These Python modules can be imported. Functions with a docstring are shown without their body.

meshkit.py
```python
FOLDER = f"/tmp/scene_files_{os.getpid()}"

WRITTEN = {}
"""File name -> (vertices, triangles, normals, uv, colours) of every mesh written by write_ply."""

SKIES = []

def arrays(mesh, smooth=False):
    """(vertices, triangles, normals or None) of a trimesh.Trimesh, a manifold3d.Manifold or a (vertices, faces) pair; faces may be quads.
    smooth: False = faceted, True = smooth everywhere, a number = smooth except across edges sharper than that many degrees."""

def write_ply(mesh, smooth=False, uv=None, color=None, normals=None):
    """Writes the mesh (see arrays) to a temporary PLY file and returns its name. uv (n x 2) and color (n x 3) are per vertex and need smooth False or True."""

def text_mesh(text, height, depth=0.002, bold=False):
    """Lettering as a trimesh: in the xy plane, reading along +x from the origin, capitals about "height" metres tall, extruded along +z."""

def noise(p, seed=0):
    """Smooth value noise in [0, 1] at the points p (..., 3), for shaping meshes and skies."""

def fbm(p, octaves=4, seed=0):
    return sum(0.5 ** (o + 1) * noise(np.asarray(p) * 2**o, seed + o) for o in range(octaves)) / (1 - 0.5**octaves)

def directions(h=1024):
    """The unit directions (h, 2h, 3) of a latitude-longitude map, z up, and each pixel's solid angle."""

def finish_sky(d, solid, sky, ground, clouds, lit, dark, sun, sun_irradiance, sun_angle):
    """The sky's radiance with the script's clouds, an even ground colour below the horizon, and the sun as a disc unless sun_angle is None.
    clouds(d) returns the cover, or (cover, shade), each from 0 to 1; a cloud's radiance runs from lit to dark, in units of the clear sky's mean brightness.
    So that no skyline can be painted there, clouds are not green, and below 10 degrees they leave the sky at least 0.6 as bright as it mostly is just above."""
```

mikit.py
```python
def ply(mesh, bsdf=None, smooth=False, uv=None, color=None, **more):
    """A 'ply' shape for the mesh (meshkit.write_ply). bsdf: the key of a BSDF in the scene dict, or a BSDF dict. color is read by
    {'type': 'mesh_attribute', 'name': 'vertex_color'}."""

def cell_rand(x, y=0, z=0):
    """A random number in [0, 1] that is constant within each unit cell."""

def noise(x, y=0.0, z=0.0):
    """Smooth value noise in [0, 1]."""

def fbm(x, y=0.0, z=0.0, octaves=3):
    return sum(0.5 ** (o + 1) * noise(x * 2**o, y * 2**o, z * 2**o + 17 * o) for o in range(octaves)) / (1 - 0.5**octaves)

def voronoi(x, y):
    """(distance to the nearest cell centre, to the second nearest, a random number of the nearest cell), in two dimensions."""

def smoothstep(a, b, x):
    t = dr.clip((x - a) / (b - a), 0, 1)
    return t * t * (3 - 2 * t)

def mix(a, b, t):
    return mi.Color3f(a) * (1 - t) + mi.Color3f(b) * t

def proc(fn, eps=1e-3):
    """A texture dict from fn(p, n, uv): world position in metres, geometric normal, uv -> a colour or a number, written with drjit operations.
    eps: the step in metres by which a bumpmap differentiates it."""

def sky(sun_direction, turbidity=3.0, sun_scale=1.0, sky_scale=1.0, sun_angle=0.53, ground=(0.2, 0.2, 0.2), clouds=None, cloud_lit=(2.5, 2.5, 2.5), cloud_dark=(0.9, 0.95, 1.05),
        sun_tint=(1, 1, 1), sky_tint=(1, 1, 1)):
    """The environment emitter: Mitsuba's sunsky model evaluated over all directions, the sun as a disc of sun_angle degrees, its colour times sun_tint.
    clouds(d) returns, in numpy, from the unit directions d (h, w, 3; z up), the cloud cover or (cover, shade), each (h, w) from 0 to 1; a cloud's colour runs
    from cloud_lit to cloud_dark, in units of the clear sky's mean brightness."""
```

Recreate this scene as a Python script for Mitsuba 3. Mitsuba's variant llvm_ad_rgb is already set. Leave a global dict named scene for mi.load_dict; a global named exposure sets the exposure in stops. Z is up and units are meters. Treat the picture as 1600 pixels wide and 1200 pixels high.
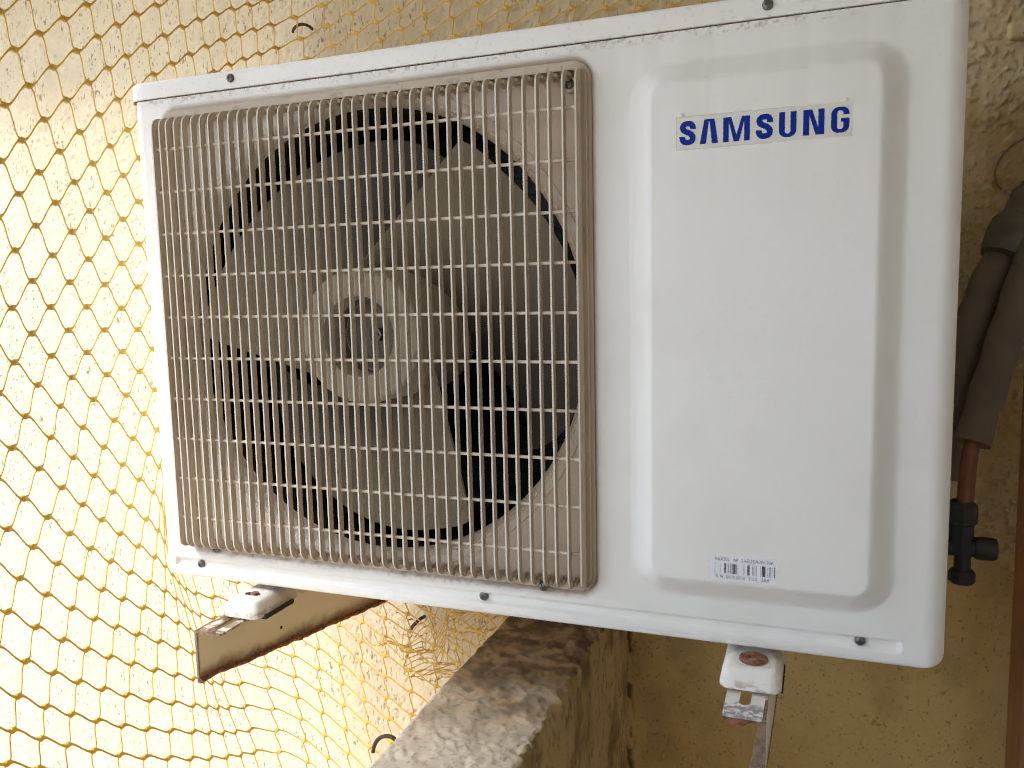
import math, random
import numpy as np, trimesh, drjit as dr, mitsuba as mi
import manifold3d as m3
from shapely.geometry import Polygon, LineString, Point, box as sbox
from shapely.ops import unary_union
from shapely import affinity
import mikit, meshkit
from mikit import proc, noise, fbm, smoothstep, mix, voronoi

T = mi.ScalarTransform4f
random.seed(4); rng = np.random.default_rng(4)
PI = math.pi
scene = {'type': 'scene'}
labels = {}

# ------------------------------------------------------------------ camera, sky, exposure
CAM = np.array([0.768837262, -0.775833767, 0.343174409])
RIGHT = np.array([0.9362, 0.3508, -0.0219]); FWD = np.array([-0.351, 0.9296, -0.1127])
FWD /= np.linalg.norm(FWD)
RIGHT -= FWD * (RIGHT @ FWD); RIGHT /= np.linalg.norm(RIGHT)
UP = np.cross(RIGHT, FWD)
FOCAL = 1273.9
scene['camera'] = {'type': 'perspective', 'fov': math.degrees(2 * math.atan(800 / FOCAL)), 'fov_axis': 'x',
                   'near_clip': 0.02, 'far_clip': 500.0,
                   'to_world': T().look_at(origin=CAM.tolist(), target=(CAM + FWD).tolist(), up=UP.tolist())}
scene['sky'] = mikit.sky((-0.40, -0.47, 0.79), turbidity=4, sun_scale=0.54, sun_angle=20, sun_tint=(0.86, 1.0, 1.26), clouds=lambda d: 1.0,
                         cloud_lit=(2.0, 2.4, 3.0))
exposure = 3.24

# ------------------------------------------------------------------ helpers
def key_for(name, parent=None):
    k = f'{parent}__{name}' if parent else name
    if k not in scene and k not in labels and k not in RES: RES.add(k); return k
    i = 1
    while f'{k}_{i:03d}' in scene or f'{k}_{i:03d}' in labels or f'{k}_{i:03d}' in RES: i += 1
    RES.add(f'{k}_{i:03d}'); return f'{k}_{i:03d}'
RES = set()
def put(name, mesh, mat, parent=None, smooth=35, label=None, cat=None, kind=None, group=None, **kw):
    k = key_for(name, parent)
    scene[k] = mesh if isinstance(mesh, dict) else mikit.ply(mesh, mat, smooth=smooth, **kw)
    tag(k, label, cat, kind, group); return k
def thing(name, label, cat, group=None):
    k = key_for(name); tag(k, label, cat, None, group); return k
def tag(k, label=None, cat=None, kind=None, group=None):
    d = {a: b for a, b in (('label', label), ('category', cat), ('kind', kind), ('group', group)) if b}
    if d: labels[k] = d
def copy(shape, M): return {**shape, 'to_world': M}
def cat_(*ms): return trimesh.util.concatenate([m for m in ms if m is not None])
def bx(x0, x1, y0, y1, z0, z1):
    m = trimesh.creation.box((x1 - x0, y1 - y0, z1 - z0)); m.apply_translation(((x0 + x1) / 2, (y0 + y1) / 2, (z0 + z1) / 2)); return m
def rbox(x0, x1, y0, y1, z0, z1, r, n=10):
    s = m3.Manifold.sphere(r, n)
    pts = [s.translate((x, y, z)) for x in (x0 + r, x1 - r) for y in (y0 + r, y1 - r) for z in (z0 + r, z1 - r)]
    mm = m3.Manifold.batch_hull(pts).to_mesh()
    return trimesh.Trimesh(mm.vert_properties[:, :3], mm.tri_verts, process=False)
def lathe(profile, n=48, axis='y', at=(0, 0, 0)):
    """revolve (r, h) rows about an axis through 'at'"""
    p = np.array(profile, float); a = np.arange(n) * 2 * PI / n
    c, s = np.cos(a), np.sin(a)
    rr, hh = p[:, 0][:, None], np.repeat(p[:, 1][:, None], n, 1)
    if axis == 'y': V = np.stack([rr * c, hh, rr * s], -1)
    elif axis == 'z': V = np.stack([rr * c, rr * s, hh], -1)
    else: V = np.stack([hh, rr * c, rr * s], -1)
    k = len(p); i, j = np.meshgrid(np.arange(k - 1), np.arange(n), indexing='ij'); j2 = (j + 1) % n
    q = np.stack([i * n + j, i * n + j2, (i + 1) * n + j2, (i + 1) * n + j], -1).reshape(-1, 4)
    m = trimesh.Trimesh(V.reshape(-1, 3) + np.array(at), np.vstack([q[:, :3], q[:, [0, 2, 3]]]), process=False)
    m.update_faces(m.area_faces > 1e-14); return m
def grid_mesh(P):
    """P (a, b, 3) -> trimesh"""
    a, b = P.shape[:2]
    i, j = np.meshgrid(np.arange(a - 1), np.arange(b - 1), indexing='ij')
    q = np.stack([i * b + j, i * b + j + 1, (i + 1) * b + j + 1, (i + 1) * b + j], -1).reshape(-1, 4)
    return trimesh.Trimesh(P.reshape(-1, 3), np.vstack([q[:, [0, 2, 1]], q[:, [0, 3, 2]]]), process=False)
def tube(pts, radii, sides=8, flat=None, caps=True):
    p = np.asarray(pts, float); n = len(p); r = np.broadcast_to(radii, (n,))
    t = np.gradient(p, axis=0); t /= np.linalg.norm(t, axis=1, keepdims=True) + 1e-12
    ref = np.array([0, 0, 1.0]) if abs(t[0, 2]) < 0.9 else np.array([1.0, 0, 0])
    A = []
    a = np.cross(t[0], ref); a /= np.linalg.norm(a)
    for k in range(n):
        a = a - t[k] * (a @ t[k]); a /= np.linalg.norm(a); A.append(a.copy())
    A = np.array(A); B = np.cross(t, A); ang = np.arange(sides) * 2 * PI / sides
    V = p[:, None] + r[:, None, None] * (np.cos(ang)[None, :, None] * A[:, None] + np.sin(ang)[None, :, None] * B[:, None])
    F = []
    for i in range(n - 1):
        for j in range(sides):
            j2 = (j + 1) % sides
            F += [[i * sides + j, i * sides + j2, (i + 1) * sides + j2], [i * sides + j, (i + 1) * sides + j2, (i + 1) * sides + j]]
    V = V.reshape(-1, 3)
    if caps:
        c0, c1 = len(V), len(V) + 1; V = np.vstack([V, p[0], p[-1]])
        for j in range(sides):
            j2 = (j + 1) % sides
            F += [[c0, j2, j], [c1, (n - 1) * sides + j, (n - 1) * sides + j2]]
    return trimesh.Trimesh(V, F, process=False)
def spline(pts, n):
    from scipy.interpolate import CubicSpline
    p = np.array(pts, float); d = np.r_[0, np.cumsum(np.linalg.norm(np.diff(p, axis=0), axis=1))]
    return CubicSpline(d, p)(np.linspace(0, d[-1], n))
def extrude(poly, depth):
    return cat_(*[trimesh.creation.extrude_polygon(g, depth, engine='earcut') for g in getattr(poly, 'geoms', [poly])])
def facing(m, y):
    """a shape drawn in xy, extruded along +z -> standing in the xz plane, extruded towards the viewer's side (-y) from y"""
    v = m.vertices.copy(); m.vertices = np.c_[v[:, 0], y - v[:, 2], v[:, 1]]; return m
def bar(a, b, w, h, up=(0, 0, 1)):
    a, b = np.array(a, float), np.array(b, float); d = b - a; L = np.linalg.norm(d); d /= L
    s = np.cross(d, up); s /= np.linalg.norm(s); u = np.cross(s, d)
    m = trimesh.creation.box((L, w, h)); M = np.eye(4); M[:3, 0], M[:3, 1], M[:3, 2] = d, s, u; M[:3, 3] = (a + b) / 2
    m.apply_transform(M); return m

# ------------------------------------------------------------------ materials
def mat(key, color, rough=0.5, bump=None, scale=1.0, **kw):
    b = {'type': 'principled', 'base_color': color if isinstance(color, dict) else {'type': 'rgb', 'value': list(color)},
         'roughness': rough, **kw}
    if bump is not None: b = {'type': 'bumpmap', 'arbitrary': bump, 'scale': scale, 'bsdf': b}
    scene[key] = {'type': 'twosided', 'bsdf': b}
    return key

def rsdf(x, z, x0, x1, z0, z1, r):
    """signed distance to a rounded rectangle, drjit or numpy"""
    np_ = dr if not isinstance(x, np.ndarray) else np
    qx = abs(x - (x0 + x1) / 2) - (x1 - x0) / 2 + r; qz = abs(z - (z0 + z1) / 2) - (z1 - z0) / 2 + r
    mx = np_.maximum(qx, 0); mz = np_.maximum(qz, 0)
    return np_.sqrt(mx * mx + mz * mz) + np_.minimum(np_.maximum(qx, qz), 0) - r
REC = (0.0445, 0.5655, 0.0325, 0.565, 0.022)      # pressed recess round the grille

def white_fn(p, n, uv):
    x, z = p.x, p.z
    big = fbm(x * 9, z * 9, 3.1, 3)
    fine = fbm(x * 260, z * 260, 1.7, 3)
    c = mix((0.79, 0.78, 0.75), (0.73, 0.715, 0.68), big * 0.9)
    # dusty film inside the recess and a brown rim of old dirt at its edge
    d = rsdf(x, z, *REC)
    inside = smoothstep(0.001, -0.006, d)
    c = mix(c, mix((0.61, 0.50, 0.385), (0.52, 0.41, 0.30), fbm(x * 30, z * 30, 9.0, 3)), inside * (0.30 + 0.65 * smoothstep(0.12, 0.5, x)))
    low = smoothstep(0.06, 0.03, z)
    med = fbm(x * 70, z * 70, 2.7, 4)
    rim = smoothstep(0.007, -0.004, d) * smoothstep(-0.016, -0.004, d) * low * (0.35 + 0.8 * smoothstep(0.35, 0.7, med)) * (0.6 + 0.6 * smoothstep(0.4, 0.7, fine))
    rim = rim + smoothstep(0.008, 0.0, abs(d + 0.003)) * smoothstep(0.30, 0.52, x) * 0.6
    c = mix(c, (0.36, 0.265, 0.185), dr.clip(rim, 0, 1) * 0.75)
    # rust flecks under the lid seam
    seam = smoothstep(0.010, 0.0, 0.574 - z) * smoothstep(0.0, 0.004, 0.5775 - z)
    c = mix(c, (0.27, 0.17, 0.10), seam * smoothstep(0.55, 0.85, fbm(x * 330, z * 420, 5.0, 4) + 0.25 * (noise(x * 14, 2.0) - 0.3)) * 0.6)
    # faint drip stains and specks
    sp = smoothstep(0.66, 0.80, fbm(x * 330, z * 330, 4.0, 3)) * smoothstep(0.55, 0.85, noise(x * 13, z * 13, 8.0))
    c = mix(c, (0.60, 0.54, 0.46), sp * 0.12)
    st = smoothstep(0.36, 0.58, z) * smoothstep(0.35, 0.75, fbm(x * 55, z * 3.5, 12.0, 4)) + 0.5 * smoothstep(0.5, 0.8, fbm(x * 16, z * 12, 15.0, 4))
    c = mix(c, (0.56, 0.52, 0.455), st * 0.20)
    low2 = smoothstep(0.010, 0.0, z) * smoothstep(0.40, 0.8, fbm(x * 60, z * 300, 2.0, 4))
    return mix(c, (0.50, 0.42, 0.33), low2 * 0.45)
mat('paint_white', proc(white_fn), 0.38, specular=0.45)

def lid_fn(p, n, uv):
    c = mix((0.80, 0.79, 0.765), (0.74, 0.725, 0.69), fbm(p.x * 11, p.z * 20, 6.0, 3))
    e = smoothstep(0.5790, 0.5755, p.z) * smoothstep(0.45, 0.85, fbm(p.x * 220, p.z * 360, 2.0, 4))
    c = mix(c, (0.42, 0.31, 0.22), e * 0.5)
    sp = smoothstep(0.68, 0.82, fbm(p.x * 330, p.z * 330, 4.0, 3))
    return mix(c, (0.5, 0.42, 0.33), sp * 0.25)
mat('paint_lid', proc(lid_fn), 0.36, specular=0.45)

def grille_fn(p, n, uv):
    a = fbm(p.x * 60, p.z * 25, p.y * 60, 3)
    c = mix((0.56, 0.485, 0.395), (0.46, 0.385, 0.30), a)
    s = smoothstep(0.62, 0.8, fbm(p.x * 140, p.z * 60, p.y * 200, 3)) * 0.5
    c = mix(c, (0.30, 0.22, 0.155), s)
    ends = smoothstep(0.065, 0.045, p.z) * smoothstep(0.4, 0.65, fbm(p.x * 200, p.z * 200, p.y * 200, 2))
    c = mix(c, (0.30, 0.21, 0.14), ends * 0.55)
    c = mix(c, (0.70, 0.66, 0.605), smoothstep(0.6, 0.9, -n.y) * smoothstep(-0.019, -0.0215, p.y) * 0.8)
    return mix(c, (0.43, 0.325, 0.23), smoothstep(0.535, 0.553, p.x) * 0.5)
mat('grille_plastic', proc(grille_fn), 0.55, specular=0.3)
def rod_fn(p, n, uv):
    c = mix((0.66, 0.59, 0.50), (0.55, 0.47, 0.38), fbm(p.x * 60, p.z * 60, p.y * 60, 2))
    r = smoothstep(0.5, 0.56, p.x) * smoothstep(0.45, 0.6, noise(p.x * 200, p.z * 90, 3.0))
    return mix(c, (0.27, 0.15, 0.09), r * 0.7)
mat('rod_plastic', proc(rod_fn), 0.5, specular=0.35)
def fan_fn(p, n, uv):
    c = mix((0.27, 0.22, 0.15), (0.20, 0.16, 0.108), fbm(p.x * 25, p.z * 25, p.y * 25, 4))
    return mix(c, (0.034, 0.026, 0.019), smoothstep(0.18, 0.95, uv.x + 0.25 * (fbm(p.x * 18, p.z * 18, 3.0, 3) - 0.5)) * 0.88)     # blade shade put into the colour, darker towards the trailing edge
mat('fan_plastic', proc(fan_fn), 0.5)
mat('hub_plastic', proc(lambda p, n, uv: mix((0.50, 0.445, 0.335), (0.40, 0.35, 0.26), fbm(p.x * 30, p.z * 30, p.y * 30, 4))), 0.5)
mat('black_plastic', (0.012, 0.011, 0.011), 0.45)
mat('coil_metal', proc(lambda p, n, uv: mix((0.030, 0.029, 0.030), (0.012, 0.011, 0.010), fbm(p.x * 90, p.z * 400, 0.0, 3))), 0.5)
mat('screw_steel', proc(lambda p, n, uv: mix((0.21, 0.20, 0.19), (0.10, 0.09, 0.085), fbm(p.x * 500, p.z * 500, 0.0, 3))), 0.4, metallic=0.7)
def rust_fn(p, n, uv):
    a = fbm(p.x * 260, p.y * 260, p.z * 260, 4)
    return mix((0.30, 0.125, 0.065), (0.11, 0.045, 0.025), smoothstep(0.3, 0.7, a))
mat('rust', proc(rust_fn), 0.85)
mat('badge_film', (0.66, 0.645, 0.60), 0.3)
mat('badge_edge', (0.46, 0.44, 0.40), 0.5)
mat('blue_ink', (0.002, 0.024, 0.25), 0.4, specular=0.15)
mat('sticker', (0.75, 0.76, 0.775), 0.4)
mat('dark_ink', (0.05, 0.05, 0.09), 0.5)
mat('faded_ink', (0.33, 0.33, 0.38), 0.5)
mat('rubber', (0.022, 0.021, 0.02), 0.7)

def foot_fn(p, n, uv):
    c = mix((0.80, 0.79, 0.76), (0.70, 0.67, 0.61), fbm(p.x * 60, p.y * 60, p.z * 60, 3))
    e = smoothstep(-0.016, -0.023, p.z) * smoothstep(0.4, 0.65, fbm(p.x * 180, p.y * 180, p.z * 180, 3))
    c = mix(c, (0.33, 0.20, 0.12), e * 0.6)
    b = smoothstep(-0.005, 0.02, p.y) * smoothstep(0.35, 0.7, fbm(p.x * 90, p.y * 40, 3.0, 3))
    return mix(c, (0.42, 0.34, 0.25), b * 0.7)
mat('foot_paint', proc(foot_fn), 0.38, specular=0.45)

def bracket_fn(p, n, uv):
    c = mix((0.74, 0.695, 0.59), (0.66, 0.605, 0.49), fbm(p.x * 20, p.y * 20, p.z * 20, 4))
    zb = -0.091 - 0.15 * (p.y + 0.075)                                    # lower edge of the web
    w = 0.010 + 0.022 * fbm(p.y * 40, p.z * 40, 1.0, 3)
    r = smoothstep(w, w * 0.2, p.z - zb)
    r = dr.maximum(r, smoothstep(-0.0715, -0.0745, p.y) * 0.9)
    top = smoothstep(-0.0325, -0.0305, p.z) * smoothstep(0.48, 0.60, fbm(p.x * 90, p.y * 60, 7.0, 4) + 0.06)
    r = dr.maximum(r, top)
    e = smoothstep(-0.036, -0.0315, p.z) * smoothstep(0.4, 0.55, fbm(p.x * 90, p.y * 160, p.z * 160, 3)) * 0.8
    r = dr.maximum(r, e)
    rust = mix((0.23, 0.125, 0.075), (0.10, 0.055, 0.035), smoothstep(0.35, 0.7, fbm(p.x * 300, p.y * 300, p.z * 300, 3)))
    c = mix(c, (0.42, 0.36, 0.25), smoothstep(0.035, 0.0, p.z - zb) * 0.4)
    return mix(c, rust, r)
mat('bracket_paint', proc(bracket_fn), 0.55)
mat('bracket_slot_plate', proc(lambda p, n, uv: mix((0.70, 0.68, 0.62), (0.27, 0.26, 0.27), smoothstep(-0.045, -0.056, p.y + 0.012 * noise(p.x * 150, p.y * 150, 0.0)) * smoothstep(0.25, 0.6, fbm(p.x * 260, p.y * 260, 1.0, 4)))), 0.5)
mat('net_plastic', proc(lambda p, n, uv: mix((0.64, 0.415, 0.075), (0.54, 0.325, 0.05), fbm(p.x * 25, p.y * 25, p.z * 25, 3))), 0.42, specular=0.4)
mat('hook_iron', (0.055, 0.035, 0.022), 0.7)
mat('foam_grey', proc(lambda p, n, uv: mix((0.135, 0.11, 0.076), (0.08, 0.063, 0.043), fbm(p.x * 40, p.y * 40, p.z * 25, 4))), 0.85)
mat('tape_grey', proc(lambda p, n, uv: mix((0.105, 0.09, 0.066), (0.05, 0.042, 0.03), fbm(p.x * 60, p.y * 60, p.z * 90, 3))), 0.5)
mat('copper', proc(lambda p, n, uv: mix((0.22, 0.08, 0.042), (0.10, 0.04, 0.025), fbm(p.x * 120, p.y * 120, p.z * 80, 3))), 0.45, metallic=0.5)
mat('valve_black', (0.011, 0.010, 0.009), 0.5)
mat('brown_wood', proc(lambda p, n, uv: mix((0.32, 0.145, 0.06), (0.23, 0.10, 0.04), fbm(p.x * 60, p.y * 60, p.z * 5, 4))), 0.45)
mat('old_cord', (0.24, 0.17, 0.085), 0.7)

def stucco_fn(p, n, uv):
    x, z = p.x, p.z
    v = fbm(x * 5, z * 5, p.y * 5, 4)
    c = mix((0.66, 0.56, 0.395), (0.56, 0.465, 0.31), v)                       # paler, less yellow tone on the outer part
    c = mix(c, mix((0.67, 0.525, 0.285), (0.60, 0.455, 0.225), v), smoothstep(0.25, 0.8, x))
    c = mix(c, (0.68, 0.585, 0.42), smoothstep(0.4, 0.8, fbm(x * 60, z * 40, 3.0, 4)) * 0.35)
    # crumb relief shading put into the colour: paler tops, dark ring round them
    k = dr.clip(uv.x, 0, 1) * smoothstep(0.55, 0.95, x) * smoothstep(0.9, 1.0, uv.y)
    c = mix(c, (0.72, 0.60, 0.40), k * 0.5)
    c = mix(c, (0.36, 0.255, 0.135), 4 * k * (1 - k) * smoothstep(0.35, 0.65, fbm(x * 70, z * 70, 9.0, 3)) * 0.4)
    # small shadows of the stucco bumps painted as short upright flecks
    f = fbm(x * 300, z * 120, 5.0, 4)
    fl = smoothstep(0.62, 0.80, f) * (0.3 + 0.7 * smoothstep(0.35, 0.65, fbm(x * 18, z * 18, 1.0, 2)))
    c = mix(c, (0.26, 0.19, 0.115), fl * (0.55 + 0.4 * smoothstep(0.4, 0.0, x)))
    # damp, mouldy zone below the unit beside the parapet
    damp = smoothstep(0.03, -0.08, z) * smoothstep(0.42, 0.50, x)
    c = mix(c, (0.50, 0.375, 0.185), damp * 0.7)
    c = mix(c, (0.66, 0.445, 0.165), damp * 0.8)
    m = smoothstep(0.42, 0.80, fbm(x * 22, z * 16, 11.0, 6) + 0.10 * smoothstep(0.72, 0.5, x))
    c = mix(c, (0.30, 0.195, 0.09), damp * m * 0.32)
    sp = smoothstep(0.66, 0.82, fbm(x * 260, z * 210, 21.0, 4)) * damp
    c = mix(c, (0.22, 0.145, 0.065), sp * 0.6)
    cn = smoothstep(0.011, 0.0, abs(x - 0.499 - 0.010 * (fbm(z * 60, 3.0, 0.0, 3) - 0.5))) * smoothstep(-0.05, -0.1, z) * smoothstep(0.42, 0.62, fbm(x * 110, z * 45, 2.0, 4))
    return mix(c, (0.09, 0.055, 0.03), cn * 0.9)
mat('stucco', proc(stucco_fn), 0.9, specular=0.2)

def parapet_fn(p, n, uv):
    x, y, z = p.x, p.y, p.z
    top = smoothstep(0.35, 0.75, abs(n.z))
    a = fbm(x * 60, y * 60, z * 60, 6)
    c = mix((0.64, 0.56, 0.45), (0.55, 0.475, 0.375), a)
    c = mix(c, (0.20, 0.155, 0.115), smoothstep(0.52, 0.85, fbm(x * 240, y * 240, 4.0, 5)) * 0.6)
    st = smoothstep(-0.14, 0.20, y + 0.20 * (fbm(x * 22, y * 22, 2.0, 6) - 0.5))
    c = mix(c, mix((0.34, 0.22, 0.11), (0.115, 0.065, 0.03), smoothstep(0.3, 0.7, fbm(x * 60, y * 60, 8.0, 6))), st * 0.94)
    crack = smoothstep(0.016, 0.003, abs(x - 0.435 - 0.12 * (y - 0.05) * 0 - 0.03 * (noise(y * 9, 4.0) - 0.5))) * smoothstep(0.45, 0.7, fbm(x * 50, y * 40, 1.0, 3))
    c = mix(c, (0.11, 0.075, 0.05), crack * smoothstep(-0.2, 0.1, y) * 0.35)
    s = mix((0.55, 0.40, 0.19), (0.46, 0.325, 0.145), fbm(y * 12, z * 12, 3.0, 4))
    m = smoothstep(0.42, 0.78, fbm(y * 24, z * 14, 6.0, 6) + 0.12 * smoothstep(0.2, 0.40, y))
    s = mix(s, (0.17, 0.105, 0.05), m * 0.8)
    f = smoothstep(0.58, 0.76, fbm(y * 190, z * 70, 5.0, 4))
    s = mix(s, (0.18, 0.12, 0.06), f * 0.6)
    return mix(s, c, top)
mat('parapet_cement', proc(parapet_fn), 0.92, specular=0.2)
mat('plain_render', proc(lambda p, n, uv: mix((0.60, 0.56, 0.49), (0.54, 0.50, 0.43), fbm(p.x * 4, p.y * 4, p.z * 4, 4))), 0.9)
mat('ceiling_paint', proc(lambda p, n, uv: mix((0.80, 0.78, 0.74), (0.75, 0.73, 0.68), fbm(p.x * 3, p.y * 3, 0.0, 4))), 0.9)
mat('floor_tile', proc(lambda p, n, uv: mix((0.52, 0.49, 0.44), (0.44, 0.41, 0.36), fbm(p.x * 6, p.y * 6, 0.0, 4))), 0.5)
mat('earth', proc(lambda p, n, uv: mix((0.36, 0.32, 0.26), (0.26, 0.23, 0.18), fbm(p.x * 0.3, p.y * 0.3, 0.0, 4))), 0.95)

# ------------------------------------------------------------------ the place: ground, walls, balcony
WY = 0.44                                        # face of the wall behind the unit
PX0, PX1, PZ = 0.352, 0.495, -0.127              # parapet: outer face, inner face, top
g = bx(-120, 120, -160, 80, -9.2, -9.0)
put('ground', g, 'earth', smooth=False, kind='structure')
put('floor', bx(PX1 - 0.05, 1.7, -2.0, WY - 0.003, -1.35, -1.15), 'floor_tile', smooth=False, kind='structure')
CEIL = 1.12
put('ceiling', bx(-0.34, 1.7, -2.0, WY - 0.003, CEIL, CEIL + 0.16), 'ceiling_paint', smooth=False, kind='structure')  # left overhang past the parapet sized for the shade it throws

# wall behind the unit: fine relief where the photograph shows it, plain further out
xs = np.r_[np.arange(-1.10, -0.1, 0.004), np.arange(-0.1, 1.12, 0.0023)]; zs = np.arange(-0.86, 1.04, 0.0023)
X, Z = np.meshgrid(xs, zs, indexing='ij')
def relief(x, z):
    p = lambda a, b, s: meshkit.noise(np.stack([x * a, z * b, np.full_like(x, s)], -1))
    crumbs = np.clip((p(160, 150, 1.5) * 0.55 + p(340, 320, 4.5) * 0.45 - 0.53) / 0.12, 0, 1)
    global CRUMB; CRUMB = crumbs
    dense = np.clip((p(14, 14, 7.5) - 0.15) / 0.3, 0, 1)
    flecks = np.clip((p(260, 110, 9.5) - 0.64) / 0.16, 0, 1)
    right = np.clip((x - 0.70) / 0.25, 0, 1)
    return (0.0048 * crumbs * dense * (0.30 + 0.70 * right) * (1 - 0.6 * np.clip((0.0 - z) / 0.1, 0, 1)) - 0.0022 * flecks * (1 - 0.5 * right)
            + 0.0030 * (p(14, 14, 2.5) - 0.5) + 0.0012 * p(300, 300, 3.5) + 0.0006 * p(430, 430, 8.5) + 0.012 * (p(2.2, 2.2, 6.5) - 0.5))
wall = thing('stucco_wall', 'cream stucco house wall behind the air conditioner, bright on the left and dark on the right', 'wall')
H = relief(X, Z)
P = np.stack([X, WY - H, Z], -1)
wm = grid_mesh(P)
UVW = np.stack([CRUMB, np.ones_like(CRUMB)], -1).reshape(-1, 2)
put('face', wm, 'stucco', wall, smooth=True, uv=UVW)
bxs = [bx(-7, -1.095, WY + 0.002, WY + 0.25, -9, 6), bx(1.10, 2.5, WY + 0.002, WY + 0.25, -9, 6),
       bx(-1.096, 1.101, WY + 0.03, WY + 0.25, 1.03, 6), bx(-1.096, 1.101, WY + 0.03, WY + 0.25, -9, -0.855), bx(-1.096, 1.101, WY + 0.02, WY + 0.24, -0.86, 1.035)]
put('masonry', cat_(*bxs), 'stucco', wall, smooth=False)

put('shade_ledge', bx(-7, -0.345, 0.20, WY + 0.001, CEIL - 0.08, CEIL + 0.05), 'plain_render', wall, smooth=False)  # unseen strip added to shade the upper left of the wall
# the rest of the balcony, outside the frame, with openings sized for the light
iw = thing('balcony_wall', 'plain cream house wall on the inner side of the balcony', 'wall')
put('face', bx(1.7, 1.9, -2.0, WY + 0.002, -1.35, CEIL + 0.16), 'plain_render', iw, smooth=False)
ew = thing('end_wall', 'plain cream cross wall with a wide opening at the far end of the balcony', 'wall')
put('face', cat_(bx(0.30, 1.45, -2.2, -2.002, -1.35, CEIL + 0.16), bx(1.451, 1.9, -2.2, -2.002, -1.35, -0.35)), 'plain_render', ew, smooth=False)
lt = thing('added_lintel', 'unseen cream concrete beam added over the open side of the balcony to limit the light', 'beam')
put('face', bx(0.34, 0.50, -2.0, WY - 0.004, CEIL - 0.17, CEIL - 0.001), 'plain_render', lt, smooth=False)  # unseen beam, added to cut the light reaching the panel

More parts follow.
